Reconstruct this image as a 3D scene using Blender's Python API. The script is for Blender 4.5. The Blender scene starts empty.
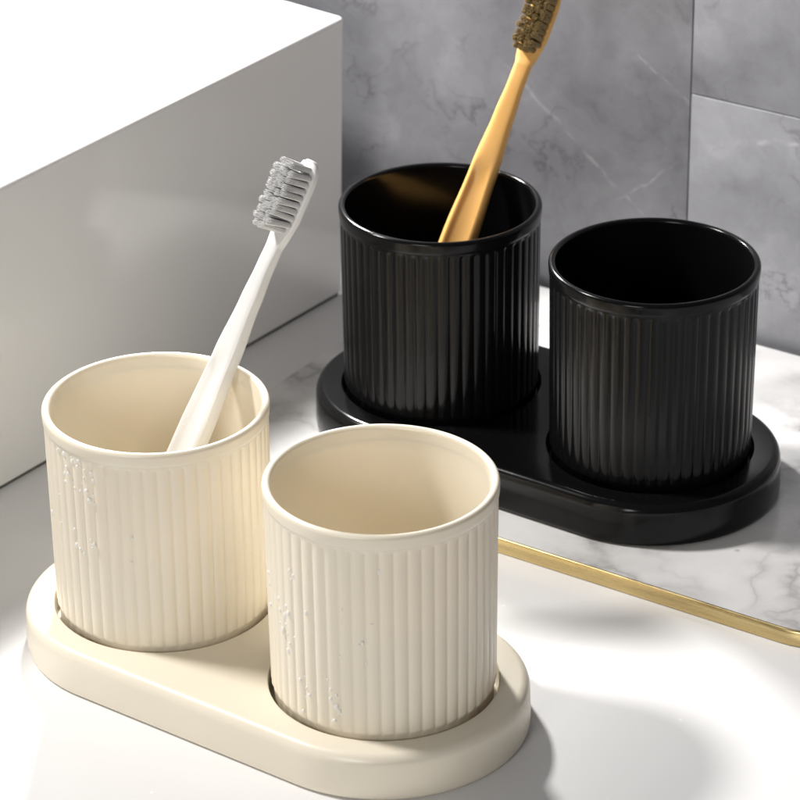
import bpy, bmesh, math, random
from mathutils import Vector, Matrix
random.seed(7)
S = 0.001                       # everything below is written in millimetres
PI = math.pi
scene = bpy.context.scene
COL = scene.collection

# ------------------------------------------------------------------ helpers
def link(name, bm, mat, parent=None, loc=None, smooth=True):
    me = bpy.data.meshes.new(name)
    bmesh.ops.recalc_face_normals(bm, faces=bm.faces[:])
    for v in bm.verts: v.co *= S
    for f in bm.faces: f.smooth = smooth
    bm.to_mesh(me); bm.free()
    me.materials.append(mat)
    o = bpy.data.objects.new(name, me)
    COL.objects.link(o)
    if parent: o.parent = parent
    if loc: o.location = Vector(loc) * S
    return o

def sharp(o, deg=35):
    me = o.data
    bm = bmesh.new(); bm.from_mesh(me)
    for e in bm.edges:
        e.smooth = not (len(e.link_faces) == 2 and e.calc_face_angle(0) > math.radians(deg))
    bm.to_mesh(me); bm.free()
    return o

def thing(name, label, cat, loc=(0, 0, 0), rz=0.0, group=None):
    o = bpy.data.objects.new(name, None)
    o.empty_display_size = 0.01
    COL.objects.link(o)
    o.location = Vector(loc) * S
    o.rotation_euler = (0, 0, rz)
    o['label'] = label; o['category'] = cat
    if group: o['group'] = group
    return o

def loft(bm, rings, close=True, cap0=False, cap1=False):
    vr = [[bm.verts.new(p) for p in r] for r in rings]
    n = len(vr[0])
    for a, b in zip(vr[:-1], vr[1:]):
        for i in range(n if close else n - 1):
            j = (i + 1) % n
            bm.faces.new((a[i], a[j], b[j], b[i]))
    if cap0: bm.faces.new(list(reversed(vr[0])))
    if cap1: bm.faces.new(vr[-1])
    return vr

def ring(r, z, n, fn=None):
    out = []
    for i in range(n):
        a = 2 * PI * i / n
        rr = r if fn is None else fn(a, r)
        out.append((rr * math.cos(a), rr * math.sin(a), z))
    return out

# ------------------------------------------------------------------ materials
def new_mat(name):
    m = bpy.data.materials.new(name); m.use_nodes = True
    nt = m.node_tree
    b = nt.nodes['Principled BSDF']
    return m, nt, b

def nd(nt, t, **kw):
    n = nt.nodes.new(t)
    for k, v in kw.items(): setattr(n, k, v)
    return n

def noise(nt, vec, scale, detail=4, rough=.55, dist=0.0):
    n = nd(nt, 'ShaderNodeTexNoise')
    n.inputs['Scale'].default_value = scale; n.inputs['Detail'].default_value = detail
    n.inputs['Roughness'].default_value = rough; n.inputs['Distortion'].default_value = dist
    nt.links.new(vec, n.inputs['Vector'])
    return n

def ramp(nt, fac, stops, interp='LINEAR'):
    r = nd(nt, 'ShaderNodeValToRGB'); r.color_ramp.interpolation = interp
    el = r.color_ramp.elements
    while len(el) < len(stops): el.new(.5)
    for e, (p, c) in zip(el, stops):
        e.position = p
        e.color = (c, c, c, 1) if not isinstance(c, tuple) else (*c, 1)
    nt.links.new(fac, r.inputs['Fac'])
    return r

def math_n(nt, op, a, b=None, c=None):
    n = nd(nt, 'ShaderNodeMath', operation=op)
    for i, x in enumerate((a, b, c)):
        if x is None: continue
        if isinstance(x, (int, float)): n.inputs[i].default_value = x
        else: nt.links.new(x, n.inputs[i])
    return n.outputs[0]

def mix(nt, fac, a, b, mode='MIX'):
    n = nd(nt, 'ShaderNodeMix', data_type='RGBA', blend_type=mode)
    if isinstance(fac, (int, float)): n.inputs[0].default_value = fac
    else: nt.links.new(fac, n.inputs[0])
    for i, x in ((6, a), (7, b)):
        if isinstance(x, tuple): n.inputs[i].default_value = (*x, 1)
        else: nt.links.new(x, n.inputs[i])
    return n.outputs[2]

def bump(nt, b, height, strength, dist=.0005):
    n = nd(nt, 'ShaderNodeBump')
    n.inputs['Strength'].default_value = strength; n.inputs['Distance'].default_value = dist
    nt.links.new(height, n.inputs['Height']); nt.links.new(n.outputs[0], b.inputs['Normal'])

def objco(nt):
    return nd(nt, 'ShaderNodeTexCoord').outputs['Object']

def plastic(name, col, rough, sss=0.0, rad=(1, .6, .3), sscale=.004, var=.03, bstr=.04, bscale=900, spec=.5):
    m, nt, b = new_mat(name)
    co = objco(nt)
    n1 = noise(nt, co, 35, 3)
    dark = tuple(c * (1 - var) for c in col)
    c = mix(nt, n1.outputs['Fac'], dark, tuple(min(1, x * (1 + var)) for x in col))
    nt.links.new(c, b.inputs['Base Color'])
    n2 = noise(nt, co, 120, 4)
    r = ramp(nt, n2.outputs['Fac'], [(.3, rough * .88), (.7, min(1, rough * 1.12))])
    nt.links.new(r.outputs[0], b.inputs['Roughness'])
    n3 = noise(nt, co, bscale, 3)
    bump(nt, b, n3.outputs['Fac'], bstr, .0002)
    b.inputs['Specular IOR Level'].default_value = spec
    if sss:
        b.inputs['Subsurface Weight'].default_value = sss
        b.inputs['Subsurface Radius'].default_value = rad
        b.inputs['Subsurface Scale'].default_value = sscale
    return m

CREAM = plastic('cream_plastic', (.838, .768, .633), .33, sss=.2, rad=(1, .85, .6), sscale=.002)
BLACK = plastic('black_plastic', (.0045, .0045, .005), .16, var=.15, spec=.2, bstr=.015)
BLACK_TRAY = plastic('black_tray_plastic', (.0045, .0045, .005), .15, var=.15, spec=.25)
WHITEP = plastic('white_brush_plastic', (.84, .83, .81), .3, sss=.2, rad=(1, .9, .8), sscale=.002, var=.015)
ORANGE = plastic('orange_brush_plastic', (.90, .50, .15), .4, var=.07, sss=.15, rad=(1, .5, .15), sscale=.002)
GREYB = plastic('grey_bristle', (.76, .755, .75), .8, var=.06, spec=.15)
BROWNB = plastic('brown_bristle', (.36, .25, .095), .6, var=.3)
CERAMIC = plastic('white_glazed_ceramic', (.86, .857, .85), .12, var=.01, bstr=.02, bscale=40)
GAP_SHADE = plastic('gap_shade_grey', (.12, .115, .11), .6)  # dark tone for the shade in the gap below the basin
GROUT = plastic('dark_grout', (.19, .19, .195), .85)

def quartz():
    m, nt, b = new_mat('white_quartz')
    co = objco(nt)
    n = noise(nt, co, 9, 5, .5, .5)
    c = mix(nt, n.outputs['Fac'], (.80, .79, .785), (.84, .835, .83))
    v = nd(nt, 'ShaderNodeTexVoronoi'); v.inputs['Scale'].default_value = 55
    nt.links.new(co, v.inputs['Vector'])
    sp = ramp(nt, v.outputs['Distance'], [(.0, 1.), (.03, 1.), (.045, 0.)])
    c = mix(nt, sp.outputs[0], c, (.93, .93, .92))
    nt.links.new(c, b.inputs['Base Color'])
    b.inputs['Roughness'].default_value = .34
    n3 = noise(nt, co, 500, 3); bump(nt, b, n3.outputs['Fac'], .03, .0002)
    return m
QUARTZ = quartz()

def marble_white():
    m, nt, b = new_mat('white_veined_marble')
    co = objco(nt)
    warp = noise(nt, co, 14, 5, .6)
    sub = nd(nt, 'ShaderNodeVectorMath', operation='SUBTRACT'); sub.inputs[1].default_value = (.5, .5, .5)
    nt.links.new(warp.outputs['Color'], sub.inputs[0])
    sc = nd(nt, 'ShaderNodeVectorMath', operation='SCALE'); sc.inputs['Scale'].default_value = .075
    nt.links.new(sub.outputs[0], sc.inputs[0])
    add = nd(nt, 'ShaderNodeVectorMath', operation='ADD')
    nt.links.new(co, add.inputs[0]); nt.links.new(sc.outputs[0], add.inputs[1])
    w = nd(nt, 'ShaderNodeTexNoise'); w.inputs['Scale'].default_value = 16; w.inputs['Detail'].default_value = 2
    nt.links.new(add.outputs[0], w.inputs['Vector'])
    d = math_n(nt, 'ABSOLUTE', math_n(nt, 'SUBTRACT', w.outputs['Fac'], .5))
    vein = ramp(nt, d, [(.0, 1.), (.018, .6), (.06, .22), (.13, 0.)])
    mask = ramp(nt, noise(nt, co, 11, 2).outputs['Fac'], [(.36, 0.), (.52, 1.)])
    f = math_n(nt, 'MULTIPLY', vein.outputs[0], mask.outputs[0])
    cloud = noise(nt, add.outputs[0], 12, 6, .6)
    base = mix(nt, ramp(nt, cloud.outputs['Fac'], [(.3, 0.), (.55, 1.)]).outputs[0], (.74, .73, .725), (.87, .86, .85))
    c = mix(nt, math_n(nt, 'MULTIPLY', f, .85), base, (.36, .35, .345))
    spk = nd(nt, 'ShaderNodeTexVoronoi'); spk.inputs['Scale'].default_value = 45
    nt.links.new(co, spk.inputs['Vector'])
    sm = ramp(nt, spk.outputs['Distance'], [(.0, .6), (.04, .5), (.07, 0.)])
    c = mix(nt, sm.outputs[0], c, (.35, .33, .32))
    nt.links.new(c, b.inputs['Base Color'])
    b.inputs['Roughness'].default_value = .22
    return m
MARBLE = marble_white()

def seg_vein(nt, co, a, bb, width, wob):
    """0..1 mask along a straight vein a-b in the wall's own x,z plane (metres), broken up by noise"""
    sep = nd(nt, 'ShaderNodeSeparateXYZ'); nt.links.new(co, sep.inputs[0])
    dx, dz = bb[0] - a[0], bb[1] - a[1]; L = math.hypot(dx, dz); dx /= L; dz /= L
    px = math_n(nt, 'SUBTRACT', sep.outputs['X'], a[0]); pz = math_n(nt, 'SUBTRACT', sep.outputs['Z'], a[1])
    t = math_n(nt, 'ADD', math_n(nt, 'MULTIPLY', px, dx), math_n(nt, 'MULTIPLY', pz, dz))
    d = math_n(nt, 'ADD', math_n(nt, 'MULTIPLY', px, -dz), math_n(nt, 'MULTIPLY', pz, dx))
    d = math_n(nt, 'ABSOLUTE', math_n(nt, 'ADD', d, wob))
    w = math_n(nt, 'SUBTRACT', 1.0, math_n(nt, 'DIVIDE', d, width)); w = math_n(nt, 'MAXIMUM', w, 0.0)
    e0 = nd(nt, 'ShaderNodeMapRange'); e0.inputs[1].default_value = -.001; e0.inputs[2].default_value = .004
    nt.links.new(t, e0.inputs[0])
    e1 = nd(nt, 'ShaderNodeMapRange'); e1.inputs[1].default_value = L + .001; e1.inputs[2].default_value = L - .006
    nt.links.new(t, e1.inputs[0])
    return math_n(nt, 'MULTIPLY', w, math_n(nt, 'MULTIPLY', e0.outputs[0], e1.outputs[0]))

def marble_grey(name, seed):
    m, nt, b = new_mat(name)
    co = objco(nt)
    mp = nd(nt, 'ShaderNodeMapping'); mp.inputs['Location'].default_value = (seed * 1.37, seed * .71, seed * 2.1)
    nt.links.new(co, mp.inputs[0])
    c0 = mp.outputs[0]
    warp = noise(nt, c0, 22, 6, .6)
    sub = nd(nt, 'ShaderNodeVectorMath', operation='SUBTRACT'); sub.inputs[1].default_value = (.5, .5, .5)
    nt.links.new(warp.outputs['Color'], sub.inputs[0])
    sc = nd(nt, 'ShaderNodeVectorMath', operation='SCALE'); sc.inputs['Scale'].default_value = .05
    nt.links.new(sub.outputs[0], sc.inputs[0])
    add = nd(nt, 'ShaderNodeVectorMath', operation='ADD')
    nt.links.new(c0, add.inputs[0]); nt.links.new(sc.outputs[0], add.inputs[1])
    cloud = noise(nt, add.outputs[0], 14, 7, .62)
    base = ramp(nt, cloud.outputs['Fac'], [(.28, (.15, .15, .164)), (.44, (.295, .295, .318)), (.56, (.365, .365, .392)), (.70, (.50, .50, .53))])
    dv = noise(nt, add.outputs[0], 21, 3, .5)
    d = math_n(nt, 'ABSOLUTE', math_n(nt, 'SUBTRACT', dv.outputs['Fac'], .47))
    dk = ramp(nt, d, [(0., 1.), (.006, .35), (.022, 0.)])
    mask = ramp(nt, noise(nt, c0, 25, 2).outputs['Fac'], [(.48, 0.), (.66, 1.)])
    c = mix(nt, math_n(nt, 'MULTIPLY', math_n(nt, 'MULTIPLY', dk.outputs[0], mask.outputs[0]), .6), base.outputs[0], (.12, .115, .125))
    # pale quartz veins
    wob = math_n(nt, 'MULTIPLY', math_n(nt, 'SUBTRACT', noise(nt, co, 90, 3).outputs['Fac'], .5), .006)
    brk = ramp(nt, noise(nt, co, 130, 2).outputs['Fac'], [(.44, .05), (.6, 1.)])
    tot = None
    for a, bb, w in (((-.022, .1), (.047, .046), .0011), ((.072, .086), (.125, .098), .0016),
                     ((.035, .12), (.066, .1), .001), ((.03, .05), (.06, .075), .0009), ((-.06, .13), (-.03, .145), .0009)):
        s = seg_vein(nt, co, a, bb, w, wob)
        tot = s if tot is None else math_n(nt, 'MAXIMUM', tot, s)
    c = mix(nt, math_n(nt, 'MULTIPLY', math_n(nt, 'MULTIPLY', tot, brk.outputs[0]), .6), c, (.62, .61, .63))
    nt.links.new(c, b.inputs['Base Color'])
    b.inputs['Roughness'].default_value = .32
    return m

def gold():
    m, nt, b = new_mat('brushed_gold')
    co = objco(nt)
    mp = nd(nt, 'ShaderNodeMapping'); mp.inputs['Scale'].default_value = (1, 1, 14)
    nt.links.new(co, mp.inputs[0])
    n = noise(nt, mp.outputs[0], 60, 5)
    c = mix(nt, n.outputs['Fac'], (.46, .345, .15), (.72, .57, .30))
    nt.links.new(c, b.inputs['Base Color'])
    b.inputs['Metallic'].default_value = 1
    nt.links.new(ramp(nt, n.outputs['Fac'], [(.3, .22), (.7, .36)]).outputs[0], b.inputs['Roughness'])
    return m
GOLD = gold()

def water():
    m, nt, b = new_mat('water')
    n = noise(nt, objco(nt), 300, 2)
    # water drop: white diffuse put in for the light a clear drop gathers
    b.inputs['Base Color'].default_value = (1, 1, 1, 1)
    nt.links.new(ramp(nt, n.outputs['Fac'], [(.3, .05), (.7, .12)]).outputs[0], b.inputs['Roughness'])
    b.inputs['IOR'].default_value = 1.45
    b.inputs['Transmission Weight'].default_value = 1
    tr = nd(nt, 'ShaderNodeBsdfTransparent')
    gl = nd(nt, 'ShaderNodeBsdfGlossy'); gl.inputs['Roughness'].default_value = .3
    fr = nd(nt, 'ShaderNodeFresnel'); fr.inputs['IOR'].default_value = 1.36
    df = nd(nt, 'ShaderNodeBsdfDiffuse'); df.inputs['Color'].default_value = (1, .98, .94, 1)
    m0 = nd(nt, 'ShaderNodeMixShader'); m0.inputs[0].default_value = .72
    nt.links.new(tr.outputs[0], m0.inputs[1]); nt.links.new(df.outputs[0], m0.inputs[2])
    f2 = math_n(nt, 'MINIMUM', math_n(nt, 'ADD', math_n(nt, 'MULTIPLY', fr.outputs[0], .5), .03), .22)
    mx = nd(nt, 'ShaderNodeMixShader'); nt.links.new(f2, mx.inputs[0])
    nt.links.new(m0.outputs[0], mx.inputs[1]); nt.links.new(gl.outputs[0], mx.inputs[2])
    nt.links.new(mx.outputs[0], nt.nodes['Material Output'].inputs['Surface'])
    return m
WATER = water()

# ------------------------------------------------------------------ setting
def rounded_rect(x0, x1, y0, y1, r, n=10):
    pts = []
    for cx, cy, a0 in ((x1 - r, y0 + r, -PI / 2), (x1 - r, y1 - r, 0), (x0 + r, y1 - r, PI / 2), (x0 + r, y0 + r, PI)):
        for k in range(n + 1):
            a = a0 + PI / 2 * k / n
            pts.append((cx + r * math.cos(a), cy + r * math.sin(a)))
    return pts

WALL_A = math.radians(-34.2)
def slab_mesh(outline, z0, z1, bev=0.0):
    bm = bmesh.new()
    lo = [bm.verts.new((x, y, z0)) for x, y in outline]
    hi = [bm.verts.new((x, y, z1)) for x, y in outline]
    n = len(lo)
    for i in range(n):
        j = (i + 1) % n
        bm.faces.new((lo[i], lo[j], hi[j], hi[i]))
    bm.faces.new(hi); bm.faces.new(list(reversed(lo)))
    if bev:
        es = [e for e in bm.edges if all(abs(v.co.z - z1) < 1e-6 for v in e.verts)]
        bmesh.ops.bevel(bm, geom=es, offset=bev, segments=3, profile=.5, affect='EDGES')
    return bm

counter = link('countertop', slab_mesh([(-900, 450), (900, 450), (900, 1700), (-900, 1700)], -40, 0), QUARTZ, smooth=False)
counter['kind'] = 'structure'

# wall of grey marble tiles; local x runs along the wall, local y into it
wall = thing('tiled_wall', 'grey veined marble tile wall with thin dark joints behind the black cups', 'wall', (62.6, 1226.2, 0), WALL_A)
def box(bm, x0, x1, y0, y1, z0, z1, bev=0):
    vs = [bm.verts.new(p) for p in ((x0, y0, z0), (x1, y0, z0), (x1, y1, z0), (x0, y1, z0), (x0, y0, z1), (x1, y0, z1), (x1, y1, z1), (x0, y1, z1))]
    fs = [bm.faces.new([vs[i] for i in f]) for f in ((0, 3, 2, 1), (4, 5, 6, 7), (0, 1, 5, 4), (1, 2, 6, 5), (2, 3, 7, 6), (3, 0, 4, 7))]
    if bev:
        es = list({e for f in fs for e in f.edges})
        bmesh.ops.bevel(bm, geom=es, offset=bev, segments=2, profile=.5, affect='EDGES')
    return bm
JX, JZ = 64.6, 105.6
g = .3
link('grout', box(bmesh.new(), -500, 500, .9, 12, .1, 420), GROUT, wall, smooth=False)
MG = [marble_grey('grey_marble_tile_%s' % w, s) for w, s in (('plain', 1), ('streaked', 7.7), ('cloudy', 5.7))]
tiles = [(-500, JX - 301, -JZ, 420, 2), (JX - 300, JX - g, 0.3, 206, 0), (JX + g, JX + 300, .3, JZ - .17, 1), (JX + g, JX + 300, JZ + .17, 206, 2),
         (JX - 300, JX - g, 207, 420, 1), (JX + g, JX + 300, 207, 420, 0)]
for x0, x1, z0, z1, k in tiles:
    z0 = max(z0, .3)
    sharp(link('marble_tile', box(bmesh.new(), x0, x1, 0, 10, z0, z1, .35), MG[k], wall), 60)

# washbasin: big white ceramic block at the left
basin = thing('washbasin', 'white glazed rectangular basin block with a crisp top edge beside the cream cups', 'washbasin', (-23.4, 1231.6, 0))
def quad_pts(c, a_front, a_back, lf, lb):
    c = Vector(c)
    f = Vector((-math.cos(a_front), -math.sin(a_front))) * lf
    bk = Vector((math.cos(a_back), math.sin(a_back))) * lb
    return [c, c + bk, c + bk + f, c + f]
lo = quad_pts((0, 0), math.radians(52.9), math.radians(141), 520, 380)
hi = quad_pts((3.2, 6.0), math.radians(54.1), math.radians(140.4), 520, 380)
bm = bmesh.new()
a = [bm.verts.new((p.x, p.y, 1.2)) for p in lo]; b_ = [bm.verts.new((p.x, p.y, 122)) for p in hi]
for i in range(4):
    j = (i + 1) % 4; bm.faces.new((a[i], a[j], b_[j], b_[i]))
bm.faces.new(b_); bm.faces.new(list(reversed(a)))
bmesh.ops.bevel(bm, geom=bm.edges[:], offset=2.2, segments=5, profile=.5, affect='EDGES')
sharp(link('basin_body', bm, CERAMIC, basin), 50)
bm = bmesh.new()
sl = quad_pts((-2.2, -.6), math.radians(52.9), math.radians(141), 516, 376)
a = [bm.verts.new((p.x, p.y, .1)) for p in sl]; b_ = [bm.verts.new((p.x, p.y, 1.6)) for p in sl]
for i in range(4):
    j = (i + 1) % 4; bm.faces.new((a[i], a[j], b_[j], b_[i]))
link('gap_shade_strip', bm, GAP_SHADE, basin, smooth=False)  # dark strip added to paint the shaded gap along the basin's foot

# marble board with gold edge
T = 6.27
Xs = Vector((math.cos(WALL_A), math.sin(WALL_A))); Ys = Vector((-Xs.y, Xs.x))
U0, U1, V0, V1 = -680.0, -401.0, 858.0, 1046.5
org = Xs * U0 + Ys * V0
board = thing('marble_board', 'white marble board with a gold metal edge lying beneath the black tray', 'board', (org.x, org.y, 0), WALL_A)
W_, D_ = U1 - U0, V1 - V0
inner = rounded_rect(.3, W_ - 1.2, 1.2, D_ - .3, 24.8)
outer = rounded_rect(0, W_, 0, D_, 26)
sharp(link('marble_top', slab_mesh(inner, .8, T - .2, .3), MARBLE, board), 40)
bm = bmesh.new()
def zr(pts, z): return [(x, y, z) for x, y in pts]
def strip(off):                  # open line: left end of the front edge, round the front right corner, up the right side
    r = 26 - off
    pts = [(2, off)] + [(W_ - 26 + r * math.sin(PI / 2 * k / 12), 26 - r * math.cos(PI / 2 * k / 12)) for k in range(13)] + [(W_ - off, D_)]
    return pts
sec = [(.75, .15), (.2, .15), (0, .5), (0, T - .5), (.45, T), (.75, T)]
vr = loft(bm, [zr(strip(o_), z) for o_, z in sec] + [zr(strip(.75), .15)], close=False)
for k in (0, -1):
    bm.faces.new([q[k] for q in vr[:-1]])
bmesh.ops.remove_doubles(bm, verts=bm.verts[:], dist=1e-4)
sharp(link('gold_edge', bm, GOLD, board), 60)

# ------------------------------------------------------------------ trays
SP = 92.97
def stadium(r, n=40):
    pts = []
    for k in range(n + 1):
        a = -PI / 2 + PI * k / n; pts.append((SP / 2 + r * math.cos(a), r * math.sin(a)))
    for k in range(n + 1):
        a = PI / 2 + PI * k / n; pts.append((-SP / 2 + r * math.cos(a), r * math.sin(a)))
    return pts
ZT = 16.5
def make_tray(name, label, group, loc, rz, mat):
    t = thing(name, label, 'tray', loc, rz, group)
    bm = bmesh.new()
    R = 48.3
    prof = [(R - 2.2, .15), (R - 1.2, .15), (R - .5, .55), (R - .15, 1.3), (R, 2.5), (R - .1, 8), (R - .25, 12.6)]
    for k in range(1, 9):
        a = PI / 2 * k / 8; prof.append((R - .25 - 3.3 * (1 - math.cos(a)), 12.6 + (ZT - 12.6) * math.sin(a)))
    vr = loft(bm, [[(x, y, z) for x, y in stadium(r)] for r, z in prof])
    bm.faces.new(list(reversed(vr[0])))
    loops = [vr[-1]]
    N = 96
    for sx in (-SP / 2, SP / 2):
        loops.append([bm.verts.new((sx + 38.35 * math.cos(2 * PI * i / N), 38.35 * math.sin(2 * PI * i / N), ZT)) for i in range(N)])
    es = []
    for lp in loops:
        for i in range(len(lp)):
            e = bm.edges.get((lp[i], lp[(i + 1) % len(lp)])) or bm.edges.new((lp[i], lp[(i + 1) % len(lp)]))
            es.append(e)
    bmesh.ops.triangle_fill(bm, use_beauty=True, use_dissolve=False, edges=es, normal=(0, 0, 1))
    sharp(link('tray_base', bm, mat, t), 50)
    for sx in (-SP / 2, SP / 2):
        bm = bmesh.new()
        vr = loft(bm, [ring(38.35, ZT, N), ring(38.12, ZT - .12, N), ring(38.0, ZT - .5, N), ring(37.9, 10, N), ring(37.4, 9, N)])
        bm.faces.new(vr[-1])
        w = link('cup_recess', bm, mat, t, (sx, 0, 0))
        for f in w.data.polygons: pass
        sharp(w, 60)
    return t
CRA, BLA = -.634, -.6182
make_tray('cup_tray', 'cream oval tray with two round wells holding the two cream cups', 'oval cup trays', (-43.91, 932.9, 0), CRA, CREAM)
make_tray('cup_tray', 'glossy black oval tray with two round wells on the marble board', 'oval cup trays', (53.8, 1080.44, T), BLA, BLACK_TRAY)

# ------------------------------------------------------------------ cups
RIBS = 52
ZR = 90.9                                   # rim height above what the tray stands on
def make_cup(label, loc, mat, rz):
    c = thing('toothbrush_cup', label, 'cup', loc, rz, 'ribbed toothbrush cups')
    n = RIBS * 10
    zb, zf = 9.05, 85.2
    def crest(z): return 36.95 + (z - zb) / (zf - zb) * .6
    def ribfn(depth):
        def fn(a, r):
            x = (a * RIBS / (2 * PI)) % 1.0 - .5
            return r - depth * (1 - max(0.0, math.cos(PI * x)) ** .62)
        return fn
    rings_ = []
    DEP = .62
    for r, z, d in ((33.5, zb, 0), (34.8, zb, 0), (35.6, zb + .4, 0), (36.05, zb + 1.4, 0), (36.2, 16.8, 0), (36.75, 17.6, .62), (None, 18.4, .82), (None, 19.4, .95), (None, 20.6, 1),
                    (None, 30, 1), (None, 50, 1), (None, 70, 1), (None, zf - 2.2, 1), (None, zf - 1.2, .93), (None, zf - .55, .7), (None, zf - .15, .35), (None, zf + .2, 0),
                    (37.55, zf + .8, 0)):
        rr = crest(z) if r is None else r
        rings_.append(ring(rr, z, n, ribfn(DEP * d)))
    # inside surface
    bm = bmesh.new()
    vr = loft(bm, rings_)
    bm.faces.new(list(reversed(vr[0])))
    ins = [ring(r, z, n) for r, z in ((35.25, zf + .8), (35.1, 70), (34.7, 40), (34.35, 15), (33.9, 13.4), (32.8, 12.4), (31, 12.05))]
    vi = [[bm.verts.new(p) for p in q] for q in ins]
    for A, B in zip(vi[:-1], vi[1:]):
        for i in range(n):
            j = (i + 1) % n; bm.faces.new((A[j], A[i], B[i], B[j]))
    bm.faces.new(vi[-1])
    for i in range(n):
        j = (i + 1) % n; bm.faces.new((vr[-1][i], vr[-1][j], vi[0][j], vi[0][i]))
    body = link('ribbed_body', bm, mat, c)
    sharp(body, 70)
    # smooth lip
    z0 = zf + .8
    prof = [(35.25, z0), (37.66, z0 + .02), (37.78, z0 + .25), (37.9, z0 + 1.2), (38.0, ZR - 1.8)]
    ro, ri = 38.0, 35.3
    cx = (ro + ri) / 2; hw = (ro - ri) / 2
    for k in range(0, 13):
        a = PI * k / 12
        prof.append((cx + hw * math.cos(a), ZR - 1.35 + 1.35 * math.sin(a)))
    bm = bmesh.new()
    N = 256
    loft(bm, [ring(r, z, N) for r, z in prof + [(35.25, z0)]])
    sharp(link('rim', bm, mat, c), 60)
    return c
cA, cB = (-81.36, 960.43), (-6.46, 905.36)
cC, cD = (15.92, 1107.38), (91.68, 1053.5)
make_cup('cream ribbed cup holding the white toothbrush, left of the two on the cream tray', (*cA, 0), CREAM, .3)
make_cup('empty cream ribbed cup nearest the viewer, on the front end of the cream tray', (*cB, 0), CREAM, .1)
make_cup('black ribbed cup holding the orange toothbrush', (*cC, T), BLACK, .2)
make_cup('empty black ribbed cup beside the grey wall, right of the orange toothbrush', (*cD, T), BLACK, 0)

# ------------------------------------------------------------------ toothbrushes
def interp(tab, y):
    if y <= tab[0][0]: return tab[0][1:]
    for a, b in zip(tab[:-1], tab[1:]):
        if y <= b[0]:
            t = (y - a[0]) / (b[0] - a[0]); t = t * t * (3 - 2 * t)
            return tuple(p + (q - p) * t for p, q in zip(a[1:], b[1:]))
    return tab[-1][1:]
#   y along brush, half width, front z, back z
SHAPE = [(0, 3.2, 1.6, -1.6), (2, 4.8, 2.3, -2.3), (8, 6.2, 2.8, -2.8), (40, 7.0, 3.4, -3.4), (66, 6.8, 3.4, -3.4), (95, 5.4, 3.1, -3.1), (116, 4.0, 2.6, -2.6),
         (128, 3.3, 2.3, -2.4), (136, 3.3, 1.9, -2.4)]
HEAD = [(136, 3.3, 1.9, -2.4), (139.5, 4.2, 1.3, -2.4), (143, 4.9, 1.0, -2.4), (147, 5.5, 1.0, -2.5), (160, 5.5, 1.0, -2.5), (164, 4.9, 1.0, -2.4), (166.5, 3.6, .9, -2.1), (167.6, 1.8, .6, -1.6)]
def section(y, hw, zf, zb, groove=0.0, n=44, ex=3.2):
    pts = []
    zc, hz = (zf + zb) / 2, (zf - zb) / 2
    for i in range(n):
        a = 2 * PI * i / n
        ca, sa = math.cos(a), math.sin(a)
        x = hw * math.copysign(abs(ca) ** (2 / ex), ca); z = zc + hz * math.copysign(abs(sa) ** (2 / ex), sa)
        if groove and z > zc:
            u = abs(x) / (hw * .66)
            if u < 1: z -= groove * (1 - u ** 3) * (z - zc) / hz
        pts.append((x, y, z))
    return pts
def bristle_bm(seed, tight=1.0, tip=.08, length=10.2):
    rnd = random.Random(seed)
    bm = bmesh.new()
    spots = [(0, 0)] + [(.46 * math.cos(PI / 3 * k + .2), .46 * math.sin(PI / 3 * k + .2)) for k in range(6)] + [(.92 * math.cos(PI / 6 * k), .92 * math.sin(PI / 6 * k)) for k in range(12)]
    for x, y in spots:
        x *= tight; y *= tight
        L = length + rnd.uniform(-.22, .2) - .35 * (x * x + y * y)
        dx, dy = x * rnd.uniform(.1, .5) + rnd.uniform(-.1, .1), y * rnd.uniform(.1, .5) + rnd.uniform(-.1, .1)
        rs = []
        for t, rr in ((0, .2), (.55, .2), (.93, .18), (1, tip)):
            cx, cy = x + dx * t * t, y + dy * t * t
            rs.append([(cx + rr * math.cos(2 * PI * k / 5), cy + rr * math.sin(2 * PI * k / 5), L * t) for k in range(5)])
        loft(bm, rs, cap1=True)
    return bm
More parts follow.
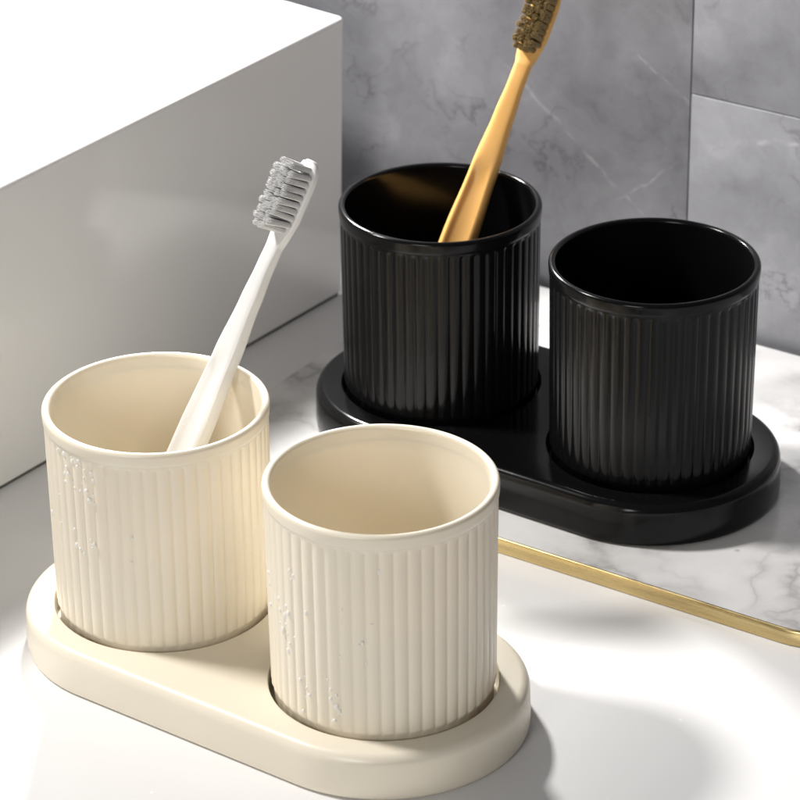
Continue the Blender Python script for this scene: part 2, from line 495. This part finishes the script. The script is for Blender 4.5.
def make_brush(label, base, d, nrm, mat, bmat, tight=1.0, tip=.08, length=10.2):
    d = Vector(d).normalized(); nrm = Vector(nrm); nrm = (nrm - d * nrm.dot(d)).normalized()
    x = d.cross(nrm)
    t = thing('toothbrush', label, 'toothbrush', base, 0, 'toothbrushes standing in cups')
    t.rotation_euler = Matrix((x, d, nrm)).transposed().to_euler()
    bm = bmesh.new()
    ys = [0, .6, 1.3, 2, 4, 8] + list(range(12, 137, 2))
    rs = []
    for y in ys:
        hw, zf, zb = interp(SHAPE, y)
        q = max(0, min(1, (99 - y) / 11)); gv = 2.0 * max(0, min(1, (y - 24) / 10)) * q * q * (3 - 2 * q)
        rs.append(section(y, hw, zf, zb, gv))
    loft(bm, rs, cap0=True)
    link('handle', bm, mat, t)
    bm = bmesh.new()
    ys = [136, 137, 138, 139.5, 141, 143, 145, 147, 153, 160, 162, 164, 165.4, 166.5, 167.2, 167.6]
    loft(bm, [section(y, *interp(HEAD, y)) for y in ys], cap1=True)
    link('brush_head', bm, mat, t)
    protos = [link('bristle_tuft', bristle_bm(s, tight, tip, length), bmat, t) for s in range(5)]
    k = 0
    rnd = random.Random(3)
    for row in range(10):
        cols = (-3.6, -1.2, 1.2, 3.6) if row not in (0, 9) else (-2.2, 0, 2.2)
        for cx in cols:
            o = protos[k] if k < 5 else protos[k % 5].copy()
            if k >= 5: COL.objects.link(o); o.parent = t
            yy = 141.8 + row * 2.45 + (0.5 if abs(cx) > 2 else 0)
            o.location = Vector((cx, yy, .8)) * S
            o.rotation_euler = (rnd.uniform(-.05, .05) , rnd.uniform(-.04, .04) + cx * .012, rnd.uniform(0, 6))
            k += 1
    return t
VIEW = Vector((0, -.888, .459))
def brush_normal(d, phi):
    d = Vector(d).normalized()
    a = (VIEW - d * VIEW.dot(d)).normalized()
    b = d.cross(a)
    if b.x > 0: b = -b
    return a * math.cos(phi) + b * math.sin(phi)
dw = (0.4114, 0.2834, 0.8663); do = (0.3586, 0.3682, 0.8578)
make_brush('white toothbrush with grey bristles leaning in the cream cup', (-97.65, 957.2, 13), dw, brush_normal(dw, math.radians(42)), WHITEP, GREYB, .88)
make_brush('orange toothbrush with brown bristles leaning in the black cup', (-.77, 1095.1, 19.4), do, brush_normal(do, math.radians(20)), ORANGE, BROWNB, .92, .17, 9.0)

# ------------------------------------------------------------------ water droplets
DA = [(-145.5, 85.9), (-140.4, 87.3), (-134.5, 88.5), (-129.2, 86.8), (-120.4, 85.2), (-134.9, 85.4), (-133.9, 83.1), (-130.3, 82.0), (-126.4, 78.7), (-121.7, 81.1), (-120.5, 78.5), (-138.5, 80.0), (-141.5, 76.6), (-141.0, 73.8), (-135.0, 75.0), (-133.4, 73.4), (-129.4, 73.1), (-125.1, 74.0), (-121.1, 72.8), (-120.3, 69.9), (-123.4, 71.0), (-149.4, 66.4), (-164.0, 55.1), (-136.1, 56.9), (-135.6, 51.1), (-132.2, 50.6), (-129.8, 49.1), (-124.4, 55.7), (-122.8, 54.0), (-123.6, 52.7), (-101.0, 59.5), (-101.7, 50.2), (-149.6, 55.7), (-141.9, 81.7), (-137.4, 77.7), (-125.6, 81.7), (-128.1, 76.0), (-129.5, 84.1)]
DB = [(-140.9, 71.1), (-138.2, 69.9), (-140.3, 67.9), (-165.2, 62.3), (-163.6, 58.7), (-163.6, 51.1), (-152.3, 57.2), (-145.1, 56.8), (-147.1, 52.7), (-146.3, 49.5), (-144.2, 46.7), (-142.8, 43.6), (-148.7, 46.6), (-143.0, 54.7), (-174.0, 45.7), (-150.7, 53.6), (-129.9, 58.4), (-109.8, 63.5), (-91.3, 77.9), (-95.2, 59.2), (-111.3, 45.7), (-98.3, 44.6), (-101.2, 51.3), (-99.9, 52.1), (-132.9, 34.0), (-131.3, 30.2), (-132.8, 26.2), (-118.3, 36.0), (-116.8, 32.7), (-113.8, 31.1), (-116.9, 29.3), (-113.9, 26.9), (-112.6, 25.0), (-115.1, 21.3), (-135.7, 32.0), (-129.4, 28.0), (-134.4, 20.4), (-151.3, 48.6), (-147.7, 44.0), (-139.2, 46.8), (-144.5, 40.4)]
BIG = {(-91.3, 77.9): 1.1, (-98.3, 44.6): .95, (-111.3, 45.7): .7, (-95.2, 59.2): .6}
def drop_bm(seed):
    rnd = random.Random(seed)
    bm = bmesh.new()
    bmesh.ops.create_icosphere(bm, subdivisions=3, radius=1)
    e = rnd.uniform(.85, 1.2)
    for v in bm.verts:
        # local x = out of the cup wall, z = up; a drop sags slightly downward
        x, y, z = v.co
        bulge = 1.1 if x > 0 else .5
        v.co = (x * bulge + (.12 if z < 0 else 0) * max(0, x), y * rnd.choice([.9]) , z * e)
    return bm
dprotos = [link('water_droplet', drop_bm(s), WATER) for s in range(4)]
used = 0
rnd = random.Random(11)
for (cx, cy), rz, lst, lab, grp in (((cA), .3, DA, 'tiny clear water droplet on the ribbed wall of the cream cup holding the white toothbrush', 'droplets on the cream cup with the toothbrush'),
                                    ((cB), .1, DB, 'tiny clear water droplet on the ribbed wall of the empty cream cup', 'droplets on the empty cream cup')):
    for p in lst:
        ang, z = p
        a = math.radians(ang)
        if used < 4: o = dprotos[used]
        else:
            o = dprotos[used % 4].copy(); COL.objects.link(o)
        used += 1
        rr = BIG.get(p, rnd.choice((.46, .54, .6, .66, .75, .85, .98)))
        z = min(z, 84.3)
        xx = ((a - rz) * RIBS / (2 * PI)) % 1.0 - .5
        rs = 36.95 + (z - 9) / 76 * .6 - .85 * (1 - max(0, math.cos(PI * xx)) ** .62)
        o.location = Vector((cx + rs * math.cos(a), cy + rs * math.sin(a), z)) * S
        o.rotation_euler = (0, 0, a)
        fl = .32 if p in BIG else (.55 if rr > .7 else .7)
        o.scale = (rr * fl, rr, rr * rnd.uniform(1, 1.25))
        o['label'] = lab; o['category'] = 'droplet'; o['group'] = grp

# ------------------------------------------------------------------ lamps
def area(name, loc, target, size, power, col=(1, 1, 1), spread=180, size_y=None):
    l = bpy.data.lights.new(name, 'AREA')
    l.shape = 'DISK' if size_y is None else 'RECTANGLE'
    l.size = size * S
    if size_y: l.size_y = size_y * S
    l.energy = power; l.color = col; l.spread = math.radians(spread)
    o = bpy.data.objects.new(name, l); COL.objects.link(o)
    o.location = Vector(loc) * S
    o.rotation_euler = (Vector(target) - Vector(loc)).to_track_quat('-Z', 'Y').to_euler()
    return o
area('key_lamp', (-870, 1256, 1180), (0, 980, 40), 210, 22, (1, .98, .96))
area('back_lamp', (-95, 1295, 278), (0, 880, 0), 45, .98, (1, .99, .97), 105)
area('front_softbox', (-480, -120, 430), (-20, 950, 45), 420, 4.2, (1, .985, .965))

w = bpy.data.worlds.new('World'); scene.world = w; w.use_nodes = True
bg = w.node_tree.nodes['Background']
bg.inputs[0].default_value = (.98, .98, 1, 1); bg.inputs[1].default_value = .1

# ------------------------------------------------------------------ camera
cam = bpy.data.cameras.new('camera'); co = bpy.data.objects.new('camera', cam); COL.objects.link(co)
fw = Vector((0, .88830882, -.45924661)); rt = Vector((.99991383, -.0060287, -.01166115)); up = Vector((.01312736, .45920704, .88823227))
M = Matrix((rt, up, -fw)).transposed().to_4x4(); M.translation = Vector((0, 0, .5867457))
co.matrix_world = M
cam.sensor_width = 36; cam.lens = 36 * 3247.34 / 800
cam.clip_start = .05; cam.clip_end = 50
cam.dof.use_dof = True; cam.dof.focus_distance = 1.08; cam.dof.aperture_fstop = 30
scene.camera = co
scene.render.resolution_x = 1024; scene.render.resolution_y = 1024
scene.view_settings.view_transform = 'Standard'; scene.view_settings.look = 'None'
scene.view_settings.exposure = 0; scene.view_settings.gamma = 1
